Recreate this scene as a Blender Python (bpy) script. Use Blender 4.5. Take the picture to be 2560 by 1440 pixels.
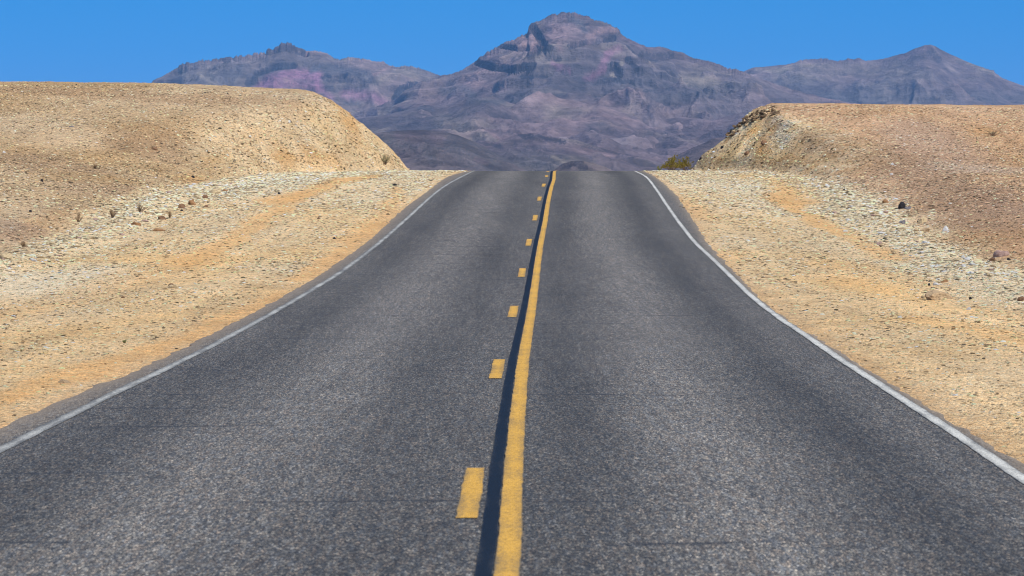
import bpy, bmesh, math, random
import numpy as np
import time as _time
_T0 = _time.time()
def tick(m): print('T %6.1f %s' % (_time.time() - _T0, m), flush=True)
from mathutils import Vector, Matrix

C = bpy.context.scene
COL = C.collection
R = math.radians
for o in list(bpy.data.objects):
    bpy.data.objects.remove(o)

# ------------------------------------------------------------------ camera, sky, sun, exposure
FPX = 7490.0            # focal length in photo pixels (about 105 mm)
HOR = 427.0             # photo row of eye level
CZ = 2.06               # eye height above the near road
cam = bpy.data.objects.new('camera', bpy.data.cameras.new('camera'))
COL.objects.link(cam)
cam.location = (0, 0, CZ)
cam.rotation_euler = (R(90), 0, 0)
cam.data.sensor_width = 36
cam.data.lens = FPX / 2560 * 36
cam.data.shift_y = -(720 - HOR) / 2560
cam.data.clip_start = 0.5
cam.data.clip_end = 60000
cam.data.dof.use_dof = True
cam.data.dof.focus_distance = 75
cam.data.dof.aperture_fstop = 8
C.camera = cam

SUN_AZ, SUN_EL = 140.0, 51.0     # clockwise from the view direction (+Y)
world = bpy.data.worlds.new("World")
C.world = world
world.use_nodes = True
nt = world.node_tree
nt.nodes.clear()
tc = nt.nodes.new('ShaderNodeTexCoord')
va = nt.nodes.new('ShaderNodeVectorMath'); va.operation = 'ADD'; va.inputs[1].default_value = (0, 0, 0.32)
vn = nt.nodes.new('ShaderNodeVectorMath'); vn.operation = 'NORMALIZE'
sky = nt.nodes.new('ShaderNodeTexSky')
sky.sky_type = 'NISHITA'; sky.sun_disc = False
sky.sun_elevation = R(SUN_EL); sky.sun_rotation = R(SUN_AZ)
sky.altitude = 600; sky.air_density = 1.0; sky.dust_density = 0.3; sky.ozone_density = 1.6
tint = nt.nodes.new('ShaderNodeMix'); tint.data_type = 'RGBA'; tint.blend_type = 'MULTIPLY'
tint.inputs['Factor'].default_value = 1.0
tint.inputs['B'].default_value = (0.04, 0.95, 1.50, 1)
bg = nt.nodes.new('ShaderNodeBackground'); bg.inputs['Strength'].default_value = 0.095
wo = nt.nodes.new('ShaderNodeOutputWorld')
L = nt.links.new
L(tc.outputs['Generated'], va.inputs[0]); L(va.outputs[0], vn.inputs[0]); L(vn.outputs[0], sky.inputs['Vector'])
L(sky.outputs[0], tint.inputs['A']); L(tint.outputs['Result'], bg.inputs['Color']); L(bg.outputs[0], wo.inputs[0])

sd = bpy.data.lights.new('sun', 'SUN'); sd.energy = 4.4; sd.angle = R(0.53); sd.color = (1.0, 0.92, 0.79)
sun = bpy.data.objects.new('sun', sd); COL.objects.link(sun)
sv = Vector((math.cos(R(SUN_EL)) * math.sin(R(SUN_AZ)), math.cos(R(SUN_EL)) * math.cos(R(SUN_AZ)), math.sin(R(SUN_EL))))
sun.rotation_euler = sv.to_track_quat('Z', 'Y').to_euler()
sun.location = (60, -20, 80)

C.view_settings.view_transform = 'Standard'
C.view_settings.look = 'None'
C.view_settings.exposure = 0.48
C.view_settings.gamma = 1.0
C.view_settings.use_curve_mapping = False
C.render.engine = 'CYCLES'
C.cycles.use_denoising = True
C.cycles.pixel_filter_type = 'BLACKMAN_HARRIS'
C.cycles.filter_width = 0.95
C.cycles.denoiser = 'OPENIMAGEDENOISE'
C.cycles.denoising_input_passes = 'RGB_ALBEDO_NORMAL'
C.cycles.max_bounces = 3
C.cycles.diffuse_bounces = 2
C.cycles.volume_bounces = 0
C.cycles.use_adaptive_sampling = False

# ------------------------------------------------------------------ numeric helpers
def sstep(a, b, x):
    t = np.clip((np.asarray(x, float) - a) / (b - a), 0, 1)
    return t * t * (3 - 2 * t)

_PERM = np.random.default_rng(1234).permutation(4096).astype(np.int32)
_ANG = np.linspace(0, 2 * math.pi, 4096, endpoint=False)
_GX = np.cos(_ANG).astype(np.float32); _GY = np.sin(_ANG).astype(np.float32)

def perlin(x, y, seed=0):
    x, y = np.broadcast_arrays(np.asarray(x, float), np.asarray(y, float))
    x0 = np.floor(x); y0 = np.floor(y)
    fx = (x - x0).astype(np.float32); fy = (y - y0).astype(np.float32)
    ix = x0.astype(np.int32) + seed * 37; iy = y0.astype(np.int32) + seed * 101
    ux = fx * fx * fx * (fx * (fx * 6 - 15) + 10); uy = fy * fy * fy * (fy * (fy * 6 - 15) + 10)
    p0 = _PERM[ix & 4095]; p1 = _PERM[(ix + 1) & 4095]
    def g(p, dx, dy):
        h = _PERM[(p + iy + dy) & 4095]
        return _GX[h] * (fx - dx) + _GY[h] * (fy - dy)
    a = g(p0, 0, 0); b = g(p1, 1, 0); c = g(p0, 0, 1); d = g(p1, 1, 1)
    return (a + ux * (b - a) + uy * (c - a) + ux * uy * (a - b - c + d)) * 1.5

def fbm(x, y, octs=4, seed=0, gain=0.5):
    s = 0; a = 1.0; t = 0
    for i in range(octs):
        s = s + a * perlin(x * 2 ** i + 17.3 * i, y * 2 ** i - 9.1 * i, seed + i * 31)
        t += a; a *= gain
    return s / t

def ridged(x, y, octs=5, seed=0, gain=0.5):
    s = 0; a = 1.0; t = 0; w = 1.0
    for i in range(octs):
        n = 1 - np.abs(perlin(x * 2.03 ** i + 5.7 * i, y * 2.03 ** i + 3.1 * i, seed + i * 57)) * 1.6
        n = np.clip(n, 0, 1) ** 1.6
        s = s + a * n * w
        w = np.clip(n * 1.6, 0, 1)
        t += a; a *= gain
    return s / t

def gsm(a, sig):
    n = int(sig * 4) + 1
    k = np.exp(-0.5 * (np.arange(-n, n + 1) / sig) ** 2); k /= k.sum()
    e0 = 2 * a[0] - a[1:n + 1][::-1]; e1 = 2 * a[-1] - a[-n - 1:-1][::-1]
    return np.convolve(np.concatenate([e0, a, e1]), k, 'valid')

# ------------------------------------------------------------------ the road's own geometry
# (distance, height relative to the eye)
RZ = [(-60, -2.06), (15, -2.058), (20.8, -2.057), (29.9, -2.078), (33, -2.078), (42.1, -2.066), (45.2, -2.038), (54.3, -1.925),
      (57.4, -1.872), (66.5, -1.668), (69.5, -1.585), (78.7, -1.310), (81.7, -1.205), (90.9, -.905), (94, -.803), (103.1, -.545),
      (106, -.455), (115.2, -.240), (118.3, -.175), (127.4, -.045), (131, -.014), (136, .0), (141, -.012), (150, -.1), (165, -.45), (185, -1.3),
      (230, -4.2), (320, -11), (450, -19), (600, -24), (900, -26), (1500, -27)]
DT = np.arange(-60, 1500, 0.5)
ZT = gsm(np.interp(DT, [p[0] for p in RZ], [p[1] for p in RZ]), 4)
def roadz(d):
    return CZ + np.interp(d, DT, ZT)
_dd = np.arange(12, 135.6, 0.25)
_rows = HOR - np.interp(_dd, DT, ZT) * FPX / _dd
_rows = np.minimum.accumulate(_rows)
def D_of(row):
    return np.interp(-np.asarray(row, float), -_rows, _dd)
def lateral(pts, sig=5, far=None):
    """photo points (x, row) on the road -> smooth X(d) table"""
    p = sorted([(float(D_of(v)), (u - 1280) * float(D_of(v)) / FPX) for u, v in pts])
    d = np.array([q[0] for q in p]); x = np.array([q[1] for q in p])
    s0 = (x[1] - x[0]) / (d[1] - d[0])
    s0 = 0.0165
    xt = np.interp(DT, d, x)
    xt = np.where(DT < d[0], x[0] + (DT - d[0]) * s0, xt)
    xt = np.where(DT > d[-1], x[-1] + (DT - d[-1]) * 0.03, xt)
    xt = gsm(xt, sig)
    return lambda q: np.interp(q, DT, xt)

WL = lateral([(0, 1127), (180, 1034), (308, 972), (503, 880), (663, 792), (822, 700), (1000, 562), (1100, 473), (1163, 438), (1181, 429)])
WR = lateral([(2560, 1202), (2386, 1080), (2241, 988), (2119, 910), (1997, 827), (1876, 740), (1841, 704), (1794, 657), (1740, 610),
              (1693, 550), (1667, 513), (1643, 477), (1617, 443), (1589, 429)])
AL = lateral([(0, 1062), (180, 984), (360, 918), (514, 838), (673, 757), (750, 715), (920, 601), (1000, 527), (1066, 480), (1114, 443), (1160, 429)], 4)
AR = lateral([(2560, 1153), (2484, 1114), (2323, 1017), (2216, 949), (2095, 876), (1990, 812), (1931, 773), (1892, 738), (1833, 673), (1767, 605),
              (1732, 545), (1693, 490), (1658, 456), (1614, 429)], 4)
YC = lateral([(1272, 1440), (1277, 1300), (1284, 1160), (1297, 1010), (1308, 900), (1320, 830), (1334, 740), (1344, 660), (1352, 607), (1362, 560), (1370, 507), (1378, 470), (1385, 450), (1386, 429)], 4)

def yedge(pts):
    return lateral(pts, 3)

# toe of the slopes (X of the foot of the hill / cut bank)
def tab(pts, sig=6):
    xt = gsm(np.interp(DT, [p[0] for p in pts], [p[1] for p in pts]), sig)
    return lambda q: np.interp(q, DT, xt)
TL = tab([(-60, -11), (40, -10.6), (62, -10.6), (70, -10.4), (80, -10.9), (91, -11.3), (109, -10.9), (120, -9.0), (128, -6.4), (135, -4.4), (145, -5.0), (170, -6.5), (230, -12), (400, -20)], 4)
TR = tab([(-60, 8.0), (40, 8.5), (51, 8.9), (62, 9.4), (77, 10.1), (94, 11.0), (108, 11.3), (120, 10.8), (128, 9.4), (135, 7.8), (145, 8.6), (170, 10), (230, 16), (400, 26)], 4)
# natural hill surface heights relative to the eye
NL = tab([(-60, -3), (30, -2.3), (45, -2.0), (60, -1.45), (72, -.95), (85, -.3), (98, .45), (108, 1.15), (117, 1.95), (126, 2.95), (134, 3.75), (141, 4.2), (150, 4.38), (200, 4.5), (300, 0), (500, -14), (800, -24), (1500, -27)], 5)
NR = tab([(-60, -3), (30, -2.3), (45, -2.0), (54, -1.85), (64, -1.5), (76, -1.05), (90, -.5), (100, -.12), (108, .25), (115, .68), (121, 1.15), (127, 1.9), (133, 2.7), (138, 3.08), (144, 3.22), (150, 3.28), (200, 3.4), (300, -1), (500, -14), (800, -24), (1500, -27)], 5)

def smin(a, b, k):
    h = np.clip(0.5 + 0.5 * (b - a) / k, 0, 1)
    return b * (1 - h) + a * h - k * h * (1 - h)

def G(X, d, fine=True):
    X = np.asarray(X, float); d = np.asarray(d, float)
    X, d = np.broadcast_arrays(X, d)
    rz = roadz(d)
    near = 1 - sstep(300, 700, d)
    al = AL(d); ar = AR(d)
    s = np.maximum(al - X, X - ar)                 # distance outside the asphalt
    left = X < (al + ar) * .5
    # shoulder: just under the slab at its edge, a shallow dish, rising to the toe
    sh = -0.12 + 0.10 * sstep(-0.55, -0.05, s) + 0.015 * sstep(0, .5, s)
    sh = sh + 0.05 * fbm(X * .25, d * .08, 3, 5) * sstep(.3, 2, s)
    if fine:
        sh = sh + (0.018 * fbm(X * 1.7, d * .035, 3, 11) + 0.012 * perlin(X * 1.6, d * .55, 9) + .008 * perlin(X * 5, d * 2.1, 10)) * sstep(-.4, .1, s)
    toe = np.where(left, TL(d), TR(d))
    b = np.where(left, toe - X, X - toe)           # distance outside the toe
    bw = b + .35 * fbm(d * .18, X * .1, 3, 21)
    k = np.where(left, 0.20 + .68 * sstep(104, 133, d), 0.14 + .70 * sstep(102, 131, d))
    nat = np.where(left, NL(d), NR(d)) + CZ
    und = 0.20 * fbm(X * .06, d * .03, 3, 33) + .10 * fbm(X * .3, d * .12, 3, 34)
    rim = sstep(100, 128, d) * (1 - sstep(160, 200, d))
    # mesa edge heights measured across the skyline
    wid = np.abs(X)
    mod = np.where(left, -0.40 * (1 - sstep(7, 19, wid)) , 0.02 - .10 * sstep(13, 24, wid))
    nat = nat + mod * sstep(90, 125, d) + und * (1 - .8 * rim)
    rise = np.maximum(nat - rz, 0.0) + 0.0
    bank = k * np.maximum(bw, 0) + .0
    if fine:
        rough = sstep(.2, 1.2, bank) * sstep(108, 125, d)
        bank = bank + rough * (-.10 * ridged(d * .8, X * .12, 3, 43) + .27 * ridged(X * .5 + d * .1, d * .35, 3, 41) - .10 + .11 * fbm(X * 2.2, d * 1.4, 3, 42))
    kk = np.where(left, .8, .22)
    h = smin(bank, rise, kk)
    h = h * sstep(0, .8, bw) + 0
    # gravel windrow along the toe
    berm = 0.10 * np.exp(-((b + .6) / .55) ** 2) * (1 + .9 * fbm(d * .35, X * .2, 3, 51)) * (1 - sstep(118, 132, d))
    z = rz + sh + np.maximum(h, 0) + np.maximum(berm, 0) * near
    if fine:
        hill = sstep(.2, 2, b)
        z = z + hill * (.035 * fbm(X * .9, d * .6, 3, 61) + .02 * fbm(X * 3.1, d * 2.3, 2, 62))
    far = sstep(60, 400, np.abs(X))
    z = z * (1 - far) + far * (np.minimum(rz, CZ) * .6 - 6 * (1 - near)) * 1.0
    floor = CZ - 29.0
    z = np.maximum(z * near + floor * (1 - near), floor)
    return z

def project(X, d, z):
    return 1280 + FPX * X / d, HOR - (z - CZ) * FPX / d

_ray_d = np.concatenate([np.arange(13, 150, .1)])
def at(px, py):
    """ground point seen at a photo position"""
    X = (px - 1280) / FPX * _ray_d
    zr = CZ + (HOR - py) / FPX * _ray_d
    zg = G(X, _ray_d)
    hit = np.nonzero(zg >= zr)[0]
    i = hit[0] if len(hit) else np.argmin(np.abs(zg - zr))
    return float(X[i]), float(_ray_d[i]), float(zg[i])

# ------------------------------------------------------------------ materials
def new_mat(name):
    m = bpy.data.materials.new(name); m.use_nodes = True
    n = m.node_tree; n.nodes.clear()
    out = n.nodes.new('ShaderNodeOutputMaterial')
    bs = n.nodes.new('ShaderNodeBsdfPrincipled')
    n.links.new(bs.outputs[0], out.inputs[0])
    bs.inputs['Roughness'].default_value = 0.9
    bs.inputs['Specular IOR Level'].default_value = 0.25
    return m, n, bs, out

class NB:
    def __init__(s, n): s.n = n; s.L = n.links.new
    def add(s, t, **kw):
        x = s.n.nodes.new(t)
        for k, v in kw.items(): setattr(x, k, v)
        return x
    def put(s, inp, v):
        if isinstance(v, bpy.types.NodeSocket): s.L(v, inp)
        elif v is not None:
            inp.default_value = v
    def math(s, op, a, b=None, c=None, clamp=False):
        x = s.add('ShaderNodeMath', operation=op, use_clamp=clamp)
        s.put(x.inputs[0], a)
        if b is not None: s.put(x.inputs[1], b)
        if c is not None: s.put(x.inputs[2], c)
        return x.outputs[0]
    def mix(s, f, a, b, bt='MIX'):
        x = s.add('ShaderNodeMix', data_type='RGBA', blend_type=bt)
        s.put(x.inputs['Factor'], f)
        s.put(x.inputs['A'], a if isinstance(a, bpy.types.NodeSocket) else (*a, 1))
        s.put(x.inputs['B'], b if isinstance(b, bpy.types.NodeSocket) else (*b, 1))
        return x.outputs['Result']
    def vec(s, scale=(1, 1, 1)):
        g = s.add('ShaderNodeNewGeometry')
        m = s.add('ShaderNodeVectorMath', operation='MULTIPLY')
        s.L(g.outputs['Position'], m.inputs[0]); m.inputs[1].default_value = scale
        return m.outputs[0]
    def noise(s, v, scale, det=3, rough=.55, dist=0):
        x = s.add('ShaderNodeTexNoise'); s.L(v, x.inputs['Vector'])
        x.inputs['Scale'].default_value = scale; x.inputs['Detail'].default_value = det
        x.inputs['Roughness'].default_value = rough; x.inputs['Distortion'].default_value = dist
        return x.outputs['Fac']
    def voro(s, v, scale, feat='F1'):
        x = s.add('ShaderNodeTexVoronoi', feature=feat); s.L(v, x.inputs['Vector'])
        x.inputs['Scale'].default_value = scale
        return x
    def ramp(s, f, stops, interp='LINEAR'):
        x = s.add('ShaderNodeValToRGB'); s.L(f, x.inputs[0])
        x.color_ramp.interpolation = interp
        e = x.color_ramp.elements
        while len(e) < len(stops): e.new(.5)
        for i, (p, c) in enumerate(stops):
            e[i].position = p; e[i].color = (*c, 1) if len(c) == 3 else c
        return x.outputs[0]
    def maprange(s, f, a, b, c, d):
        x = s.add('ShaderNodeMapRange'); s.L(f, x.inputs[0])
        for i, v in enumerate((a, b, c, d)): x.inputs[i + 1].default_value = v
        return x.outputs[0]
    def bump(s, h, dist, strength=1.0, normal=None):
        x = s.add('ShaderNodeBump'); s.L(h, x.inputs['Height'])
        x.inputs['Distance'].default_value = dist; x.inputs['Strength'].default_value = strength
        if normal: s.L(normal, x.inputs['Normal'])
        return x.outputs[0]

def g3(v): return (v, v, v)

# gravelly desert ground: colour zones come from the "zone" attribute, speckle and relief from nodes
def ground_mat():
    m, n, bs, out = new_mat('desert_gravel'); b = NB(n)
    at_ = b.add('ShaderNodeAttribute', attribute_name='zone')
    v = b.vec()
    v1 = b.voro(v, 22); v2 = b.voro(v, 55); v3 = b.voro(v, 9)
    def cellval(vr):
        sp = b.add('ShaderNodeSeparateColor'); b.L(vr.outputs['Color'], sp.inputs[0]); return sp.outputs[0], sp.outputs[1]
    c1, h1 = cellval(v1); c2, h2 = cellval(v2); c3, h3 = cellval(v3)
    r1 = b.ramp(c1, [(0, g3(.34)), (.16, g3(.66)), (.5, g3(1.0)), (.82, g3(1.15)), (1, g3(1.45))])
    r2 = b.ramp(c2, [(0, g3(.5)), (.2, g3(.86)), (.6, g3(1.04)), (1, g3(1.3))])
    r3 = b.ramp(c3, [(0, g3(.74)), (.3, g3(.97)), (1, g3(1.1))])
    col = b.mix(.6, at_.outputs['Color'], r1, 'MULTIPLY')
    col = b.mix(.75, col, r2, 'MULTIPLY')
    col = b.mix(.5, col, r3, 'MULTIPLY')
    hue = b.ramp(h1, [(0, (1.10, .95, .86)), (.35, (1.05, .99, .92)), (.65, (1, 1, 1)), (1, (.90, 1.02, 1.18))])
    col = b.mix(.8, col, hue, 'MULTIPLY')
    big = b.ramp(b.noise(v, .5, 5, .6), [(.3, g3(.84)), (.7, g3(1.14))])
    col = b.mix(.8, col, big, 'MULTIPLY')
    b.L(col, bs.inputs['Base Color'])
    hh = b.math('ADD', b.math('MULTIPLY', v1.outputs['Distance'], -1.2), b.math('MULTIPLY', b.noise(v, 14, 5, .7), 1.5))
    hh = b.math('ADD', hh, b.math('MULTIPLY', v2.outputs['Distance'], -.5))
    b.L(b.bump(hh, .03, .9), bs.inputs['Normal'])
    bs.inputs['Roughness'].default_value = .95
    return m

def asphalt_group(b):
    """colour of worn chip-seal asphalt; returns (colour, height)"""
    v = b.vec()
    lane = b.add('ShaderNodeAttribute', attribute_name='lane')       # r: across-lane tone, g: edge dust, b: seal patches
    sp = b.add('ShaderNodeSeparateColor'); b.L(lane.outputs['Color'], sp.inputs[0])
    vo = b.voro(b.vec((1, .3, 1)), 110); vs = b.add('ShaderNodeSeparateColor'); b.L(vo.outputs['Color'], vs.inputs[0])
    vo2 = b.voro(b.vec((1, .14, 1)), 52); vs2 = b.add('ShaderNodeSeparateColor'); b.L(vo2.outputs['Color'], vs2.inputs[0])
    chips = b.ramp(vs.outputs[0], [(0, (.020, .019, .019)), (.35, (.043, .040, .039)), (.7, (.082, .075, .070)), (.88, (.13, .118, .103)), (1, (.24, .21, .18))])
    tone2 = b.ramp(vs2.outputs[0], [(0, g3(.68)), (.5, g3(1)), (1, g3(1.36))])
    hue2 = b.ramp(vs2.outputs[1], [(0, (1.10, .98, .92)), (.5, (1, 1, 1)), (1, (.92, 1.0, 1.16))])
    col = b.mix(.8, chips, tone2, 'MULTIPLY')
    col = b.mix(.9, col, hue2, 'MULTIPLY')
    n3 = b.noise(b.vec((1, .12, 1)), 14, 5, .75)
    col = b.mix(.75, col, b.ramp(n3, [(.25, g3(.80)), (.75, g3(1.22))]), 'MULTIPLY')
    n1 = b.noise(b.vec((1, .12, 1)), 1.1, 5, .65)
    col = b.mix(1, col, b.ramp(n1, [(.3, g3(.84)), (.7, g3(1.16))]), 'MULTIPLY')
    n4 = b.noise(b.vec((1, .035, 1)), 12, 3, .8)
    col = b.mix(1, col, b.ramp(n4, [(.3, g3(.84)), (.7, g3(1.17))]), 'MULTIPLY')
    lt = b.maprange(sp.outputs[0], 0, 1, .42, 1.62)
    cc = b.add('ShaderNodeCombineColor'); b.L(lt, cc.inputs[0]); b.L(lt, cc.inputs[1]); b.L(lt, cc.inputs[2])
    col = b.mix(1, col, cc.outputs[0], 'MULTIPLY')
    col = b.mix(1, col, (1.12, 1.085, .965), 'MULTIPLY')
    # thin transverse cracks
    cr = b.add('ShaderNodeTexWave', wave_type='BANDS', bands_direction='Y')
    b.L(b.vec(), cr.inputs['Vector']); cr.inputs['Scale'].default_value = .17
    cr.inputs['Distortion'].default_value = 5; cr.inputs['Detail'].default_value = 4; cr.inputs['Detail Scale'].default_value = .7
    line = b.ramp(cr.outputs['Fac'], [(.0, g3(1)), (.010, g3(0))])
    gate = b.ramp(b.noise(v, .5, 2), [(.52, g3(0)), (.60, g3(1))])
    crk = b.math('MULTIPLY', b.math('MULTIPLY', line, gate), .7)
    col = b.mix(crk, col, (.02, .02, .022))
    # dust near the edges
    dn = b.math('ADD', sp.outputs[1], b.math('MULTIPLY', b.math('SUBTRACT', b.noise(b.vec((1, .35, 1)), 7, 5, .75), .5), .9))
    dust = b.maprange(dn, .35, 1.15, 0, 1)
    dust = b.math('MULTIPLY', dust, .75, clamp=True)
    col = b.mix(dust, col, (.27, .20, .13))
    h = b.math('ADD', b.math('MULTIPLY', vo.outputs['Distance'], -1.0), b.math('MULTIPLY', n3, .6))
    return col, h

def asphalt_mat():
    m, n, bs, out = new_mat('worn_asphalt'); b = NB(n)
    col, h = asphalt_group(b)
    b.L(col, bs.inputs['Base Color'])
    b.L(b.bump(h, .008, .8), bs.inputs['Normal'])
    bs.inputs['Roughness'].default_value = .82
    bs.inputs['Specular IOR Level'].default_value = .35
    return m

def paint_mat(name, colr, dark, lo, hi, dirt=.5):
    m, n, bs, out = new_mat(name); b = NB(n)
    v = b.vec()
    f = b.add('ShaderNodeAttribute', attribute_name='edge')
    wear = b.math('ADD', b.noise(v, 45, 4, .7), b.math('MULTIPLY', b.noise(b.vec((1, .25, 1)), 4, 4, .6), .8))
    wear = b.math('ADD', wear, b.math('MULTIPLY', f.outputs['Fac'], .55))
    mask = b.maprange(wear, lo, hi, 0, 1)
    vo = b.voro(v, 80); vs = b.add('ShaderNodeSeparateColor'); b.L(vo.outputs['Color'], vs.inputs[0])
    spk = b.ramp(vs.outputs[0], [(0, g3(1 - dirt)), (.4, g3(.95)), (1, g3(1.12))])
    pc = b.mix(1, colr, spk, 'MULTIPLY')
    col = b.mix(mask, pc, dark)
    b.L(col, bs.inputs['Base Color'])
    b.L(b.bump(b.math('MULTIPLY', vo.outputs['Distance'], -1), .006, .8), bs.inputs['Normal'])
    bs.inputs['Roughness'].default_value = .75
    return m

def rock_mat(name, ramp, scale=1.0, instanced=False):
    m, n, bs, out = new_mat(name); b = NB(n)
    t = b.add('ShaderNodeTexCoord'); v = t.outputs['Object']
    if instanced:
        a = b.add('ShaderNodeAttribute', attribute_name='scol', attribute_type='INSTANCER')
        col = a.outputs['Color']
    else:
        nz = b.noise(v, 2.2 * scale, 5, .65)
        col = b.ramp(nz, ramp)
    sp = b.ramp(b.noise(v, 9 * scale, 4, .7), [(.25, g3(.68)), (.5, g3(1)), (.75, g3(1.2))])
    col = b.mix(.8, col, sp, 'MULTIPLY')
    b.L(col, bs.inputs['Base Color'])
    b.L(b.bump(b.noise(v, 6 * scale, 5, .7), .08, .8), bs.inputs['Normal'])
    bs.inputs['Roughness'].default_value = .92
    return m

def mountain_mat():
    m, n, bs, out = new_mat('mountain_rock'); b = NB(n)
    a = b.add('ShaderNodeAttribute', attribute_name='rock')
    v = b.vec()
    fine = b.noise(b.vec((1, .6, 1.6)), .022, 8, .72)
    col = b.mix(1, a.outputs['Color'], b.ramp(fine, [(.36, g3(.62)), (.5, g3(.98)), (.64, g3(1.40))]), 'MULTIPLY')
    st = b.noise(b.vec((.25, .25, 2.6)), .035, 5, .7, .6)
    col = b.mix(.6, col, b.ramp(st, [(.38, g3(.72)), (.62, g3(1.25))]), 'MULTIPLY')
    b.L(col, bs.inputs['Base Color'])
    h = b.math('ADD', fine, b.math('MULTIPLY', b.noise(v, .07, 4, .7), .3))
    b.L(b.bump(h, 34, .85), bs.inputs['Normal'])
    bs.inputs['Roughness'].default_value = 1
    bs.inputs['Specular IOR Level'].default_value = .05
    return m

# ------------------------------------------------------------------ object helpers
def tag(o, label=None, cat=None, group=None, kind=None):
    if label: o['label'] = label
    if cat: o['category'] = cat
    if group: o['group'] = group
    if kind: o['kind'] = kind
    return o

def link(name, me, mat=None, parent=None, loc=(0, 0, 0), rot=(0, 0, 0)):
    o = bpy.data.objects.new(name, me); COL.objects.link(o)
    if mat is not None and len(me.materials) == 0: me.materials.append(mat)
    o.parent = parent; o.location = loc; o.rotation_euler = rot
    return o

def empty(name, loc, rz=0):
    o = bpy.data.objects.new(name, None); COL.objects.link(o); o.location = loc; o.rotation_euler = (0, 0, rz)
    o.empty_display_size = .1
    return o

def grid_mesh(name, P, smooth=True):
    """P: rows x cols x 3"""
    nr, nc = P.shape[:2]
    me = bpy.data.meshes.new(name)
    me.vertices.add(nr * nc)
    me.vertices.foreach_set('co', P.reshape(-1).astype(np.float32))
    i = np.arange(nr * nc).reshape(nr, nc)
    q = np.stack([i[:-1, :-1], i[:-1, 1:], i[1:, 1:], i[1:, :-1]], -1).reshape(-1)
    nf = (nr - 1) * (nc - 1)
    me.loops.add(nf * 4); me.loops.foreach_set('vertex_index', q.astype(np.int32))
    me.polygons.add(nf)
    me.polygons.foreach_set('loop_start', np.arange(0, nf * 4, 4, dtype=np.int32))
    me.polygons.foreach_set('loop_total', np.full(nf, 4, np.int32))
    me.update(calc_edges=True)
    if smooth: me.polygons.foreach_set('use_smooth', np.ones(nf, bool))
    return me

def vcol(me, name, rgb):
    a = me.attributes.new(name, 'FLOAT_COLOR', 'POINT')
    rgb = rgb.reshape(-1, 3)
    a.data.foreach_set('color', np.concatenate([rgb, np.ones((len(rgb), 1))], 1).reshape(-1).astype(np.float32))

def poly_dist(px, py, poly, sy=1.0):
    best = np.full(np.shape(px), 1e9); r = np.zeros(np.shape(px))
    for (x0, y0), (x1, y1) in zip(poly[:-1], poly[1:]):
        dx, dy = x1 - x0, (y1 - y0) * sy
        t = np.clip(((px - x0) * dx + (py - y0) * sy * dy) / (dx * dx + dy * dy + 1e-9), 0, 1)
        dd = np.hypot(px - x0 - t * dx, (py - y0) * sy - t * dy)
        best = np.minimum(best, dd)
    return best

# ------------------------------------------------------------------ ground zones
C_SAND = np.array([.66, .415, .175]); C_TAN = np.array([.67, .475, .255]); C_ORANGE = np.array([.67, .375, .135])
C_CREAM = np.array([.70, .565, .365]); C_HILL = np.array([.41, .262, .122]); C_PINK = np.array([.56, .405, .24])
C_BANK = np.array([.50, .34, .155]); C_OCHRE = np.array([.48, .255, .080])

STREAKS = [
    ([(935, 440), (860, 450), (760, 485), (690, 500)], .75, .8), ([(760, 485), (640, 560), (560, 610), (480, 650)], .5, .7),
    ([(480, 650), (300, 700), (0, 790)], .8, .35), ([(700, 740), (520, 820), (300, 900), (0, 1000)], .35, .8),
    ([(1000, 470), (960, 540), (860, 600)], .4, .6), ([(960, 560), (740, 700)], .35, .8),
    ([(1880, 440), (1960, 440), (1990, 470), (1980, 500)], 1.0, .9), ([(1960, 505), (2060, 560), (2160, 600), (2240, 645)], .45, .85),
    ([(1700, 500), (1760, 540)], .5, .5), ([(2080, 660), (2300, 690), (2560, 790)], .5, .4), ([(2330, 800), (2560, 850)], .5, .45),
    ([(2200, 720), (2100, 700)], .5, .4)]
PALE = [([(560, 470), (800, 440)], 1.2, .6), ([(0, 700), (120, 720), (200, 690)], 1.0, .8), ([(900, 500), (1050, 470)], .7, .35),
        ([(2060, 430), (2140, 470), (2240, 560), (2400, 660), (2560, 740)], .9, .85), ([(1650, 450), (1900, 480), (2050, 530)], 1.2, .4),
        ([(1700, 620), (2100, 620)], .8, .25)]
def world_poly(pl):
    return [at(*p)[:2] for p in pl]
STREAKS_W = [(world_poly(p), r, a) for p, r, a in STREAKS]
PALE_W = [(world_poly(p), r, a) for p, r, a in PALE]
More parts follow.
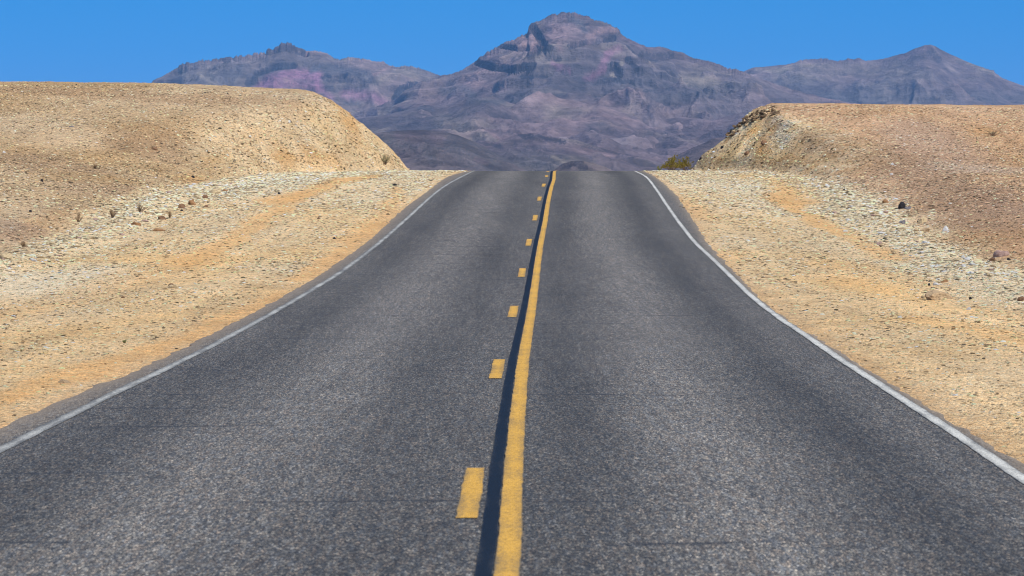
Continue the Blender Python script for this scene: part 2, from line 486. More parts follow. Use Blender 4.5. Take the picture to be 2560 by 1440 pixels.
HILLSPOTS = [  # on the hill faces: photo polyline, radius m, colour, amount
    ([(60, 400), (180, 430), (260, 470)], 1.6, np.array([.31, .195, .11]), .5), ([(330, 350), (420, 375)], 1.2, np.array([.26, .16, .09]), .5),
    ([(0, 225), (400, 245), (700, 255)], 1.0, np.array([.34, .20, .10]), .5), ([(0, 310), (180, 340)], 1.6, C_PINK, .7),
    ([(560, 330), (700, 300)], 1.5, C_PINK, .4), ([(150, 440), (300, 450)], 1.0, np.array([.40, .25, .10]), .5),
    ([(1960, 320), (1925, 345), (1970, 350)], .35, np.array([.66, .56, .42]), .55), ([(1940, 300), (1950, 320)], .2, np.array([.66, .56, .42]), .6),
    ([(1930, 320), (1900, 360)], .5, C_OCHRE, .6), ([(850, 270), (880, 330)], .5, C_OCHRE, .45), ([(700, 400), (840, 400)], .4, C_OCHRE, .55),
    ([(1830, 300), (1930, 265)], .35, np.array([.20, .13, .08]), .6), ([(1900, 395), (2000, 405)], .4, C_OCHRE, .5),
    ([(2480, 330), (2440, 335)], .5, C_OCHRE, .4), ([(2300, 330), (2400, 420)], 2.0, np.array([.40, .27, .19]), .5),
    ([(2060, 345), (2200, 385), (2330, 440), (2480, 560)], 1.5, np.array([.30, .18, .10]), .6), ([(2500, 470), (2560, 520)], 1.2, np.array([.33, .20, .12]), .5), ([(2400, 420), (2560, 430)], 1.3, np.array([.52, .40, .28]), .35),
    ([(480, 455), (440, 480)], .7, C_OCHRE, .5), ([(180, 530), (60, 590)], .6, np.array([.46, .27, .12]), .6), ([(0, 560), (60, 590)], .8, np.array([.27, .17, .11]), .5),
    ([(1720, 400), (1800, 330)], .5, np.array([.40, .33, .20]), .5)]
HILL_W = [(world_poly(p), r, c, a) for p, r, c, a in HILLSPOTS]

def zones(X, d):
    """base colour of the ground; also berm and hill masks"""
    al = AL(d); ar = AR(d)
    left = X < (al + ar) * .5
    s = np.maximum(al - X, X - ar)
    toe = np.where(left, TL(d), TR(d))
    b = np.where(left, toe - X, X - toe)
    w = .9 * fbm(X * .4, d * .15, 4, 71) + .4 * fbm(X * 2, d * .9, 3, 72)
    hill = sstep(-.5, 1.1, b + w * 1.1)
    bermw = np.where(left, 1.3 + 1.5 * sstep(80, 105, d), 1.35)
    berm = sstep(-bermw - 1.1, -bermw + .9, b + w) * (1 - hill)
    bank = sstep(104, 122, d) * (1 - sstep(2.5, 4.2, b + w)) * hill
    n1 = fbm(X * .35, d * .09, 4, 73)[..., None]; n2 = fbm(X * .9, d * .25, 4, 74)[..., None]
    sand = C_SAND + (C_TAN - C_SAND) * np.clip(.5 + 1.3 * n1, 0, 1)
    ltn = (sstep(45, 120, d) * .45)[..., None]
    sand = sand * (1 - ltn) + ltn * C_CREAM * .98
    sand = sand * (1 - .35 * np.clip(n2, 0, 1)) + C_CREAM * .35 * np.clip(n2, 0, 1)
    sand = sand * (1 + .28 * fbm(X * 1.5, d * .035, 3, 81)[..., None] + .14 * fbm(X * 2.5, d * .5, 3, 82)[..., None])
    col = sand
    wx = X + .35 * fbm(X * .8, d * .3, 3, 75); wd = d + 2.0 * fbm(X * .5, d * .3, 3, 76)
    for poly, r, a in PALE_W:
        m = (1 - sstep(r * .3, r * 1.6, poly_dist(wx, wd, poly, .25) )) * a
        col = col * (1 - m[..., None]) + C_CREAM * m[..., None]
    for poly, r, a in STREAKS_W:
        m = (1 - sstep(r * .3, r * 1.2, poly_dist(wx, wd, poly, .22))) * a
        col = col * (1 - m[..., None]) + C_ORANGE * m[..., None]
    e = np.exp(-np.maximum(s, 0) / .25)[..., None] * .6        # fine sand swept against the slab
    col = col * (1 - e) + np.array([.52, .31, .14]) * e
    hc = C_HILL + (C_PINK - C_HILL) * np.clip(.35 + 1.1 * fbm(X * .12, d * .05, 4, 77), 0, 1)[..., None]
    hc = np.where(left[..., None], hc, hc * np.array([1.10, .98, .98]))
    hc = hc * (1 + .25 * fbm(X * .7, d * .3, 3, 78)[..., None])
    bk = C_BANK + (C_CREAM - C_BANK) * np.clip(.35 + 1.0 * fbm(X * 1.1, d * .45, 4, 79), 0, .8)[..., None]
    bk = bk + (C_OCHRE - bk) * np.clip(1.6 * fbm(X * .9, d * .5, 4, 80) - .1, 0, .8)[..., None]
    bk = np.where(left[..., None], bk * .6 + np.array([.50, .345, .185]) * .4, bk * np.array([1.2, 1.17, 1.15]))
    hc = hc * (1 - bank[..., None]) + bk * bank[..., None]
    for poly, r, c, a in HILL_W:
        m = (1 - sstep(r * .3, r * 1.3, poly_dist(wx, wd, poly, .3))) * a * sstep(-1.2, 0, b)
        hc = hc * (1 - m[..., None]) + c * m[..., None]
    bc = np.array([.76, .575, .335]) * (1.0 + .35 * n2)
    col = col * (1 - berm[..., None] * .8) + bc * berm[..., None] * .8
    col = col * (1 - hill[..., None]) + hc * hill[..., None]
    return np.clip(col, .03, .80), berm, hill, bank, s, b

tick('build: ground sheet')
# ------------------------------------------------------------------ build: ground sheet
def axis(parts):
    out = []
    for a, b_, st in parts: out.append(np.arange(a, b_, st))
    return np.concatenate(out + [[parts[-1][1]]])
xs = np.concatenate([-np.geomspace(16000, 27, 60), axis([(-26.5, 26.5, .14)]), np.geomspace(27, 16000, 60)])
ys = np.concatenate([-np.geomspace(3000, 25, 14), axis([(-22, 10, 2), (10, 60, .2), (60, 150, .22), (150, 210, 1.2), (210, 600, 10)]), np.geomspace(640, 26000, 40)])
XX, YY = np.meshgrid(xs, ys)
ZZ = G(XX, YY)
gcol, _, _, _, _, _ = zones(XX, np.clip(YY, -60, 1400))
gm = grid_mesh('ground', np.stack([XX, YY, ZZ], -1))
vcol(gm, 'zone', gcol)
GM = ground_mat()
tag(link('ground', gm, GM), kind='structure')

tick('build: road slab')
# ------------------------------------------------------------------ build: road slab with its markings
rd = np.arange(-20, 190, .35)
us = np.linspace(0, 1, 61)
al = AL(rd) ; ar = AR(rd)
jl = .08 * fbm(rd * .6, rd * 0, 4, 90) + .05 * perlin(rd * 2.3, rd * 0 + 4, 91)
jr = .08 * fbm(rd * .6, rd * 0 + 7, 4, 92) + .05 * perlin(rd * 2.3, rd * 0 + 9, 93)
rim_u = us[None, :]
x0 = (al - .10 + jl)[:, None]; x1 = (ar + .10 + jr)[:, None]
RX = x0 + (x1 - x0) * rim_u
RY = np.repeat(rd[:, None], len(us), 1)
RZg = roadz(RY) - .05 * (np.exp(-(RX - x0) / .07) + np.exp(-(x1 - RX) / .07)) + .006 * fbm(RX * .8, RY * .2, 3, 94)
# skirt verts
lo = np.stack([RX[:, :1], RY[:, :1], RZg[:, :1] - .12], -1); hi = np.stack([RX[:, -1:], RY[:, -1:], RZg[:, -1:] - .12], -1)
Pr = np.concatenate([lo, np.stack([RX, RY, RZg], -1), hi], 1)
rm = grid_mesh('road', Pr)
def lane_attr(X, d):
    wl, wr, yc = WL(d), WR(d), YC(d)
    fl = (X - wl) / (yc - .3 - wl); fr = (X - yc) / (wr - yc)
    def prof(f):
        return .50 + .44 * np.exp(-((f - .52) / .17) ** 2) - .22 * np.exp(-((f - .20) / .10) ** 2) - .16 * np.exp(-((f - .82) / .10) ** 2)
    pl = prof(fl) + .02; pr = .50 + .48 * np.exp(-((fr - .42) / .16) ** 2) - .20 * np.exp(-((fr - .12) / .09) ** 2) - .24 * np.exp(-((fr - .74) / .10) ** 2) + .10 * np.exp(-((fr - .90) / .05) ** 2)
    t = np.where(X < yc, pl, pr)
    t = np.where((X < wl) | (X > wr), .66, t)
    t = t + .16 * fbm(X * 1.1, d * .06, 4, 95) + .06 * perlin(X * 6, d * .05, 96)
    t = t - .10 * (1 - sstep(17, 30, d)) * 0
    s = np.minimum(X - AL(d), AR(d) - X)
    dust = np.exp(-np.maximum(s + .04, 0) / .16) * .95 + .46 * (X < wl) + .26 * (X > wr) + .10 * sstep(90, 125, d) * ((X < wl - .1) | (X > wr + .1))
    return np.stack([np.clip(t, 0, 1), dust, 0 * t], -1)
vcol(rm, 'lane', lane_attr(Pr[..., 0], Pr[..., 1]))
road = link('road', rm, asphalt_mat())
tag(road, kind='structure')

def strip(name, c, w, d0, d1, mat, zoff, seed, step=.22, label=None, wfun=None, rag=.012, ends=False):
    dd = np.arange(d0, d1 + step * .5, step)
    cc = c(dd) if callable(c) else np.full(dd.shape, c)
    ww = wfun(dd) if wfun else np.full(dd.shape, w)
    e = np.array([0, .06, .5, .94, 1.0])
    jl = rag * (perlin(dd * 3.1, dd * 0 + 1, seed) + .7 * perlin(dd * .5, dd * 0 + 2, seed + 1)) ; jr = rag * (perlin(dd * 3.1, dd * 0 + 5, seed + 2) + .7 * perlin(dd * .5, dd * 0 + 8, seed + 3))
    XL = cc - ww / 2 + jl; XR = cc + ww / 2 + jr
    X = XL[:, None] + (XR - XL)[:, None] * e
    Y = np.repeat(dd[:, None], 5, 1)
    if ends:
        Y[0] += rag * 2 * np.array([.6, -.3, .5, -.2, .4]); Y[-1] += rag * 2 * np.array([-.3, .5, -.2, .6, .1])
    Z = roadz(Y) + .006 * fbm(X * .8, Y * .2, 3, 94) + zoff
    me = grid_mesh(name, np.stack([X, Y, Z], -1))
    a = me.attributes.new('edge', 'FLOAT', 'POINT')
    a.data.foreach_set('value', np.tile(np.array([1, .35, 0, .35, 1], np.float32), len(dd)))
    vcol(me, 'lane', lane_attr(X, Y))
    o = link(name, me, mat, road)
    if label: o['label'] = label
    return o
M_WHITE = paint_mat('worn_white_paint', (.46, .44, .385), (.105, .10, .092), .76, 1.14)
M_WHITE2 = paint_mat('white_paint', (.56, .53, .46), (.12, .115, .105), .88, 1.28)
M_YEL = paint_mat('yellow_paint', (.58, .315, .050), (.15, .11, .06), .93, 1.38, .5)
M_BLK = paint_mat('dark_sealant', (.0045, .0075, .014), (.05, .047, .045), 1.05, 1.6, .5)
strip('edge_line', WL, .115, -15, 185, M_WHITE, .004, 101, rag=.012, label='faded white edge line on the left of the road')
strip('edge_line', WR, .105, -15, 185, M_WHITE2, .004, 111, rag=.009, label='brighter white edge line on the right of the road')
strip('centre_line', YC, .135, -15, 185, M_YEL, .0085, 121, rag=.008, label='solid yellow line')
strip('centre_seam', lambda q: YC(q) - .118, .092, -15, 185, M_BLK, .004, 131, rag=.008, label='dark sealed strip between the yellow lines')
DASH = lambda q: YC(q) - .263 - .03 * np.clip((q - 40) / 60, 0, 1)
for i in range(-1, 13):
    d0 = 17.73 + 12.19 * i
    strip('centre_dash', DASH, .135, d0, d0 + 3.05, M_YEL, .0045, 141 + i * 5, step=.2, rag=.01, ends=True)

tick('build: mountains')
# ------------------------------------------------------------------ build: mountains
MM = mountain_mat()
MGREY = np.array([.185, .150, .135]); MBLUE = np.array([.095, .092, .100]); MDARK = np.array([.022, .026, .036])
MPURP = np.array([.190, .130, .140]); MTAN = np.array([.330, .265, .200]); MPINK = np.array([.37, .18, .26]); MROSE = np.array([.340, .220, .205])
RCOL = dict(dark=MDARK, pink=MPINK, rose=MROSE, tan=MTAN, blue=MBLUE, purp=MPURP)

def mountain(name, sil, rc, r0, rb, seed, amp, L0, nc, nr, strokes=(), p=1.25, jag=1.2, warp=60, strata=0, base=CZ - 29.0, tone=1.0, mixp=.5, rosew=.0, crags=(), cliffs=()):
    us_ = np.array([q[0] for q in sil], float); vs_ = np.array([q[1] for q in sil], float)
    ua, ub = us_[0], us_[-1]
    U = np.linspace(ua, ub, nc)
    def V(u):
        return np.interp(u, us_, vs_)
    Vu = V(U)
    jg = jag * (fbm(U / 26, U * 0 + seed, 4, seed, .62) * 2.0 + .8 * np.abs(perlin(U / 6.5, U * 0 + 3, seed + 1)) + .5 * perlin(U / 2.8, U * 0 + 5, seed + 2)) * sstep(0, 60, HOR - V(U))
    for c0, c1, ca in crags:        # broken rock teeth along parts of the crest
        jg = jg + ca * sstep(c0, c0 + 25, U) * (1 - sstep(c1 - 25, c1, U)) * (np.clip(ridged(U / 17, U * 0 + 2, 2, seed + 4) - .35, 0, 1) * 1.5 + .5 * perlin(U / 5, U * 0 + 5, seed + 6))
    rcu = rc * (1 + .045 * fbm(U / 260, U * 0, 3, seed + 3))
    H = CZ + (HOR - Vu) / FPX * rcu
    Hj = H - jg / FPX * rcu
    Hs = gsm(H, max(2, nc / 60)); Hs = np.minimum(Hs, H + 30)
    t = np.concatenate([np.linspace(0, .35, int(nr * .22), endpoint=False), np.linspace(.35, 1, int(nr * .62)), 1 + np.linspace(.04, 1, int(nr * .16))])
    T, UU = np.meshgrid(t, U, indexing='ij')
    tf = np.clip(T, 0, 1); tb = np.clip(T - 1, 0, 1)
    Rr = r0 + (rcu[None, :] - r0) * tf + (rb - rcu[None, :]) * tb
    X = (UU - 1280) / FPX * Rr
    uw = UU + warp * (1 - tf) * (fbm(UU / 170, Rr / 1500, 3, seed + 7) * 2 + .5 * fbm(UU / 60, Rr / 500, 2, seed + 8))
    Hw = np.interp(uw, U, H); Hsw = np.interp(uw, U, Hs)
    k = tf ** 6
    Hc = Hsw * (1 - k) + np.interp(UU, U, H) * k
    Hc = Hc + (Hj - H)[None, :] * tf ** 40
    prof = np.where(T <= 1, tf ** p, (1 - tb) ** 1.3)
    h = base + (Hc - base) * prof
    wx = X + L0 * .35 * fbm(X / (L0 * 1.3), Rr / (L0 * 2.6), 3, seed + 11)
    wy = Rr + L0 * .5 * fbm(X / (L0 * 1.3) + 9, Rr / (L0 * 2.6), 3, seed + 12)
    rid = ridged(wx / L0, wy / (L0 * 1.9), 6, seed + 13, .5)
    rid2 = ridged(wx / (L0 * .33), wy / (L0 * .75), 4, seed + 14, .55)
    env = np.clip(np.sin(np.pi * np.clip(tf, 0, 1)), 0, 1) ** .8
    env = np.where(T > 1, 0, env)
    rel = (rid - .42) * amp * 1.25 + (rid2 - .4) * amp * .48
    h = h + rel * env
    hh = h.copy()
    if strata:
        ph = (h - base) / strata + 1.3 * fbm(X / 900, Rr / 900, 3, seed + 17)
        stp = np.floor(ph) + sstep(.62, .95, ph - np.floor(ph)) - ph
        se = strata * .75 * sstep(.45, .75, tf) * (1 - sstep(.965, 1, tf)) * np.where(T > 1, 0, 1) * np.clip(.5 + 1.5 * fbm(X / 500, Rr / 400, 3, seed + 18), 0, 1)
        h = h + stp * se
    # keep the measured skyline on top
    E = (Hj[None, :] - CZ) / rcu[None, :]
    lim = E * (1 - .03 * (1 - tf)) - .00035 * (1 - tf) ** .5
    e = (h - CZ) / Rr
    e = np.where(T < 1, smin(e, lim, .0006), np.minimum(e, E - .0002 * tb))
    e = np.where(T == 1, E, e)
    h = np.maximum(CZ + e * Rr, base - 8)
    h[0, :] = base - 8
    sv_ = HOR - e * FPX
    for poly, rad, dep in cliffs:       # recessed cliff bands
        pu = [q[0] for q in poly]; pv_ = [q[1] for q in poly]; g_ = rad + 8
        sel = (UU > min(pu) - g_) & (UU < max(pu) + g_) & (sv_ > min(pv_) - g_) & (sv_ < max(pv_) + g_) & (T < .995)
        if not sel.any(): continue
        m = 1 - sstep(rad * .35, rad, poly_dist(UU[sel] + 8 * fbm(UU[sel] / 12, sv_[sel] / 12, 3, seed + 19), sv_[sel], poly, 1.0))
        h[sel] -= m * dep
    me = grid_mesh(name, np.stack([X, Rr, h], -1))
    # colours
    gy, gx = np.gradient(h)
    run = np.gradient(Rr, axis=0) + 1e-6
    slope = np.abs(gy / run)
    gsl = np.abs(gx) / (np.gradient(X, axis=1) + 1e-6)
    n1 = fbm(X / 620, Rr / 900, 5, seed + 21, .6)[..., None]
    n2 = fbm(X / 210 + 3, Rr / 330, 5, seed + 22, .6)[..., None]
    col = MGREY * (1 - mixp) + mixp * MPURP + 0 * n1
    col = col + (MBLUE - col) * np.clip(1.5 * n1 + .05, 0, .8)
    col = col + (MTAN - col) * np.clip(1.5 * n2 - .12, 0, .8)
    col = col + (MROSE - col) * np.clip(-1.6 * n1 - .12 + rosew, 0, .7)
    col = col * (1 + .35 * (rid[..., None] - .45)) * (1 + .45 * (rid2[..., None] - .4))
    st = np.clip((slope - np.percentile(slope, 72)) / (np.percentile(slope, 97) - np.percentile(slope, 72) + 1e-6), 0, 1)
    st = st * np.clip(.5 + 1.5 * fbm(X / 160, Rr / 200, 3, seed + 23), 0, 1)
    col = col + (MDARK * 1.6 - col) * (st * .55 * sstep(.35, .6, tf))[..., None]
    wu = UU + 9 * fbm(UU / 24, sv_ / 24, 4, seed + 25, .72); wv = sv_ + 7 * fbm(UU / 24 + 7, sv_ / 24, 4, seed + 26, .6)
    tex = fbm(UU / 6, sv_ / 4.5, 4, seed + 27, .7)
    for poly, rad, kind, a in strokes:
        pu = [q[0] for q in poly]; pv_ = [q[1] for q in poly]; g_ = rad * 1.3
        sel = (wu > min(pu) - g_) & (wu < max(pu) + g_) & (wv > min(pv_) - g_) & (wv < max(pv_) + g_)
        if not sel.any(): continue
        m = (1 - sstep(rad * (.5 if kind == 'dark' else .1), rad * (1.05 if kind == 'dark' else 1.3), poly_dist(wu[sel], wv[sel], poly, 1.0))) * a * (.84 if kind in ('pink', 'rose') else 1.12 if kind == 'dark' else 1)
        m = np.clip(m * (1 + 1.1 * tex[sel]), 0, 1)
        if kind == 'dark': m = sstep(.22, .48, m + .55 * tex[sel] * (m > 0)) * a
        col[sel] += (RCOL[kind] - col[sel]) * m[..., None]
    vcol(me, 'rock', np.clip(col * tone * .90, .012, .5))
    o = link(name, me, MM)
    tag(o, kind='structure')
    return o

LEFT = [(-900, 300), (-300, 250), (100, 224), (255, 217), (272, 211), (300, 208), (318, 213), (335, 221), (365, 216), (385, 200), (400, 192), (430, 177), (455, 158),
        (480, 153), (520, 150), (560, 143), (590, 138), (620, 135), (655, 131), (664, 129), (670, 121), (680, 120), (692, 111), (708, 104), (716, 103), (728, 107),
        (745, 115), (765, 126), (800, 128), (815, 132), (835, 144), (850, 148), (870, 143), (900, 145), (930, 150), (960, 154), (975, 161), (990, 166), (1005, 163),
        (1020, 163), (1045, 168), (1070, 178), (1095, 187), (1130, 198), (1250, 240), (1500, 320)]
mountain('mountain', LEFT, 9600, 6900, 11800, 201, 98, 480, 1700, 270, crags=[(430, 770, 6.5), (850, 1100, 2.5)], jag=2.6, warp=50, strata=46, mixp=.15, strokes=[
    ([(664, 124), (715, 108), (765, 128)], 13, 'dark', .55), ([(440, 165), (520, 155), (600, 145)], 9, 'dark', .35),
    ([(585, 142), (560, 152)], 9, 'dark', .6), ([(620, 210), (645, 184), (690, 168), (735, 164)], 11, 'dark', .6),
    ([(660, 212), (700, 192), (740, 186), (790, 190)], 19, 'pink', .9), ([(640, 222), (720, 212), (800, 215)], 12, 'pink', .75), ([(715, 198), (718, 200)], 8, 'rose', .8),
    ([(790, 185), (795, 230)], 9, 'pink', .7), ([(500, 188), (540, 210)], 9, 'tan', .9), ([(450, 175), (480, 200)], 9, 'tan', .55),
    ([(790, 170), (860, 175), (930, 190)], 17, 'blue', .8), ([(810, 195), (870, 200), (940, 205)], 9, 'dark', .55), ([(830, 160), (780, 175)], 9, 'blue', .7),
    ([(860, 235), (930, 240), (965, 262)], 14, 'pink', .6), ([(830, 245), (800, 225)], 10, 'pink', .6), ([(935, 186), (980, 165)], 5, 'rose', .8),
    ([(950, 200), (1010, 180), (1040, 190)], 17, 'tan', .45), ([(985, 250), (1000, 225), (1020, 212), (1040, 212)], 11, 'dark', .8), ([(430, 195), (560, 200), (600, 180)], 22, 'blue', .5),
    ([(770, 128), (830, 134)], 6, 'rose', .7), ([(870, 146), (960, 157)], 6, 'rose', .6), ([(870, 252), (900, 262)], 8, 'blue', .6)],
    cliffs=[([(664, 130), (715, 118), (765, 134)], 9, 18), ([(640, 184), (690, 168), (735, 164)], 8, 12), ([(985, 250), (1020, 212)], 9, 16)])

RIGHT = [(1700, 260), (1800, 215), (1850, 182), (1880, 170), (1900, 167), (1930, 165), (1965, 161), (1985, 157), (2000, 150), (2020, 147), (2060, 145), (2072, 147), (2085, 151),
         (2105, 150), (2120, 145), (2135, 147), (2147, 144), (2165, 151), (2200, 149), (2240, 138), (2262, 133), (2290, 120), (2310, 113), (2326, 112), (2340, 116), (2352, 124),
         (2380, 137), (2420, 155), (2460, 170), (2484, 174), (2488, 182), (2505, 194), (2530, 204), (2560, 215), (2650, 240), (2850, 255), (3100, 300), (3600, 380)]
mountain('mountain', RIGHT, 10200, 7200, 12400, 301, 84, 620, 1200, 210, crags=[(1980, 2180, 3), (2450, 2500, 3)], jag=.9, warp=55, mixp=.5, strokes=[
    ([(2325, 125), (2345, 148)], 12, 'dark', .5), ([(2400, 155), (2450, 172)], 8, 'dark', .35), ([(1990, 155), (2070, 150), (2150, 150)], 7, 'purp', .6),
    ([(1960, 190), (2140, 175), (2300, 190)], 26, 'tan', .25), ([(2060, 250), (2560, 245)], 30, 'blue', .5), ([(2250, 145), (2320, 118)], 8, 'purp', .6), ([(1890, 175), (1960, 175)], 8, 'tan', .4)])

CENT = [(500, 400), (700, 330), (850, 298), (905, 276), (950, 262), (985, 250), (1010, 228), (1050, 205), (1085, 195), (1110, 188), (1140, 181), (1160, 172), (1184, 155), (1200, 143),
        (1215, 131), (1240, 117), (1248, 110), (1262, 107), (1300, 88), (1318, 82), (1322, 64), (1328, 58), (1345, 54), (1375, 38), (1380, 34), (1400, 30), (1410, 28), (1430, 30), (1445, 32),
        (1470, 40), (1484, 48), (1500, 51), (1515, 56), (1538, 66), (1548, 72), (1552, 84), (1570, 96), (1600, 110), (1620, 117), (1655, 117), (1680, 125), (1710, 133), (1730, 144),
        (1770, 152), (1800, 161), (1820, 169), (1840, 171), (1856, 179), (1900, 196), (1970, 220), (2060, 244), (2200, 270), (2500, 330), (2900, 400)]
CT = lambda l: [(1100 + a / 3.2, b_ / 3.2) for a, b_ in l]
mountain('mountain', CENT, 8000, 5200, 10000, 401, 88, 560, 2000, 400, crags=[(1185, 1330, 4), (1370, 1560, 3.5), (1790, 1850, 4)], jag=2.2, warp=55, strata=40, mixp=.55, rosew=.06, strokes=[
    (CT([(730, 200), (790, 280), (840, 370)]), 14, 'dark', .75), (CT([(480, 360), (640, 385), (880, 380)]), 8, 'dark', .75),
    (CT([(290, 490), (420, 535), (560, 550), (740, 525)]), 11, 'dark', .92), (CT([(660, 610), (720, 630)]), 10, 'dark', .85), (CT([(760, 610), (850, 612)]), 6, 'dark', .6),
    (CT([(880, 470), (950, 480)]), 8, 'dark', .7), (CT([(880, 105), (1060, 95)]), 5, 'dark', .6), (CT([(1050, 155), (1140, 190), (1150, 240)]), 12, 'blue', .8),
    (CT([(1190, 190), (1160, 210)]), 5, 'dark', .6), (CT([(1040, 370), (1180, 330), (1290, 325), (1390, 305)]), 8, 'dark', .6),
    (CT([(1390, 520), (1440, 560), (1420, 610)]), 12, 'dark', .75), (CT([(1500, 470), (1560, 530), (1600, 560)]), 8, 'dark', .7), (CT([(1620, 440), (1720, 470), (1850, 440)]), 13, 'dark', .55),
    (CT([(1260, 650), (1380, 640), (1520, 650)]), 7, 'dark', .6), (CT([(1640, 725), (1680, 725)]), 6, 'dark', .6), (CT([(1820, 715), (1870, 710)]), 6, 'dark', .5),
    (CT([(1690, 850), (1760, 860), (1900, 850)]), 10, 'dark', .45), (CT([(1700, 780), (1900, 760), (2200, 720)]), 26, 'blue', .6), (CT([(2300, 700), (2500, 680)]), 20, 'blue', .5),
    (CT([(1430, 380), (1340, 430), (1300, 560), (1220, 610), (1180, 620)]), 11, 'pink', .62), (CT([(900, 510), (980, 550), (1060, 575)]), 8, 'pink', .55), (CT([(1380, 400), (1410, 395)]), 4, 'rose', .9),
    (CT([(1200, 290), (1300, 240), (1400, 240)]), 12, 'rose', .8), (CT([(600, 320), (700, 340), (740, 360)]), 13, 'rose', .7), (CT([(880, 190), (980, 260), (960, 390)]), 12, 'rose', .55),
    (CT([(340, 440), (460, 460)]), 10, 'purp', .6), (CT([(1080, 120), (1200, 140)]), 5, 'purp', .6), (CT([(1360, 600), (1410, 610)]), 5, 'tan', .9), (CT([(1450, 520), (1460, 490)]), 5, 'tan', .8),
    (CT([(500, 450), (800, 460)]), 14, 'tan', .35), (CT([(1450, 300), (1650, 380), (1750, 380)]), 7, 'purp', .7), (CT([(1950, 620), (2200, 650)]), 18, 'tan', .5), (CT([(800, 270), (880, 320)]), 6, 'dark', .55),
    (CT([(200, 660), (500, 700)]), 14, 'rose', .45), (CT([(20, 720), (200, 700), (260, 760)]), 15, 'blue', .6)],
    cliffs=[(CT([(730, 200), (790, 280), (840, 370)]), 11, 14), (CT([(480, 365), (640, 390), (880, 385)]), 7, 13), (CT([(290, 495), (420, 540), (560, 555), (740, 530)]), 9, 16),
            (CT([(1040, 375), (1180, 335), (1390, 312)]), 7, 10), (CT([(1390, 520), (1440, 600)]), 10, 12)])

HILLS = [
    ([(300, 380), (700, 330), (900, 296), (960, 288), (1010, 276), (1065, 262), (1120, 268), (1165, 246), (1230, 240), (1290, 262), (1350, 258), (1430, 280), (1500, 262), (1560, 268), (1620, 300),
      (1700, 292), (1780, 300), (1850, 282), (1930, 300), (2050, 280), (2250, 310), (2600, 340)], 6600, 4700, 7300, 501, 52, 420, 1100, 170,
     [([(1170, 250), (1260, 256)], 10, 'blue', .7), ([(1340, 262), (1450, 300)], 16, 'rose', .5), ([(1500, 270), (1560, 290)], 14, 'rose', .5), ([(1100, 300), (1200, 330)], 24, 'tan', .3),
      ([(1740, 290), (1800, 285)], 7, 'rose', .6), ([(1050, 270), (1080, 275)], 7, 'blue', .6)], .6, .2),
    ([(500, 400), (900, 360), (1150, 362), (1195, 350), (1240, 356), (1290, 336), (1335, 332), (1375, 342), (1440, 350), (1500, 368), (1560, 384), (1640, 398), (1760, 400), (1900, 390), (2100, 380)],
     5000, 3500, 5700, 601, 30, 320, 850, 130,
     [([(1195, 352), (1255, 366)], 8, 'dark', .5), ([(1300, 338), (1370, 346), (1410, 356)], 8, 'dark', .6), ([(1400, 352), (1520, 375), (1580, 390)], 8, 'dark', .35), ([(1330, 370), (1380, 395), (1400, 410)], 6, 'dark', .35), ([(1380, 390), (1420, 412)], 5, 'tan', .6)], .6, .0),
    ([(500, 360), (800, 352), (900, 340), (960, 330), (1005, 326), (1060, 325), (1110, 329), (1145, 338), (1190, 356), (1235, 380), (1270, 400), (1300, 418), (1350, 440)], 3700, 2700, 4300, 701, 22, 260, 750, 130,
     [([(850, 370), (1000, 350), (1150, 375), (1230, 410)], 55, 'blue', .6), ([(1000, 340), (1100, 345)], 20, 'purp', .5), ([(1060, 340), (1080, 400)], 14, 'blue', .35), ([(1130, 350), (1150, 410)], 12, 'blue', .3), ([(1190, 400), (1215, 405)], 9, 'purp', .5)], .35, -.1),
    ([(1560, 450), (1640, 424), (1680, 396), (1700, 384), (1738, 366), (1760, 358), (1780, 347), (1800, 343), (1850, 336), (1950, 325), (2200, 330), (2500, 350)], 3900, 2800, 4500, 801, 20, 240, 650, 110,
     [([(1700, 385), (1780, 355)], 12, 'dark', .4), ([(1660, 420), (1720, 400)], 12, 'purp', .5)], .5, .0),
    ([(1330, 445), (1385, 426), (1405, 410), (1428, 403), (1455, 402), (1480, 407), (1510, 416), (1540, 430), (1580, 445)], 3200, 2600, 3600, 901, 10, 120, 400, 80,
     [([(1410, 415), (1450, 406), (1460, 425)], 12, 'dark', .55)], .7, .0),
]
for sil, rc, r0, rb, seed, amp, L0, nc, nr, stk, mp, rw in HILLS:
    mountain('foothill', sil, rc, r0, rb, seed, amp, L0, nc, nr, strokes=stk, jag=.35, warp=35, mixp=mp, rosew=rw - .12, p=1.1, tone=.86)

tick('build: loose gravel')
# ------------------------------------------------------------------ build: loose gravel (uncountable)
def stone_mesh(name, seed, sub=1, flat=.62, rough=.35, cuts=5, smooth=False):
    rnd = random.Random(seed)
    bm = bmesh.new()
    bmesh.ops.create_icosphere(bm, subdivisions=sub, radius=1.0)
    off = Vector((rnd.uniform(-9, 9), rnd.uniform(-9, 9), 0))
    planes = []
    for _ in range(cuts):
        n_ = Vector((rnd.gauss(0, 1), rnd.gauss(0, 1), rnd.gauss(0, .8))).normalized()
        planes.append((n_, rnd.uniform(.55, .85)))
    from mathutils import noise as mn
    for v in bm.verts:
        p = v.co.copy()
        for n_, dd in planes:
            q = p.dot(n_) - dd
            if q > 0: p -= n_ * q
        p *= 1 + rough * .5 * mn.noise(p * 1.6 + off) + rough * .25 * mn.noise(p * 4.5 + off)
        p.z *= flat
        v.co = p
    me = bpy.data.meshes.new(name); bm.to_mesh(me); bm.free()
    if smooth: me.polygons.foreach_set('use_smooth', np.ones(len(me.polygons), bool))
    return me

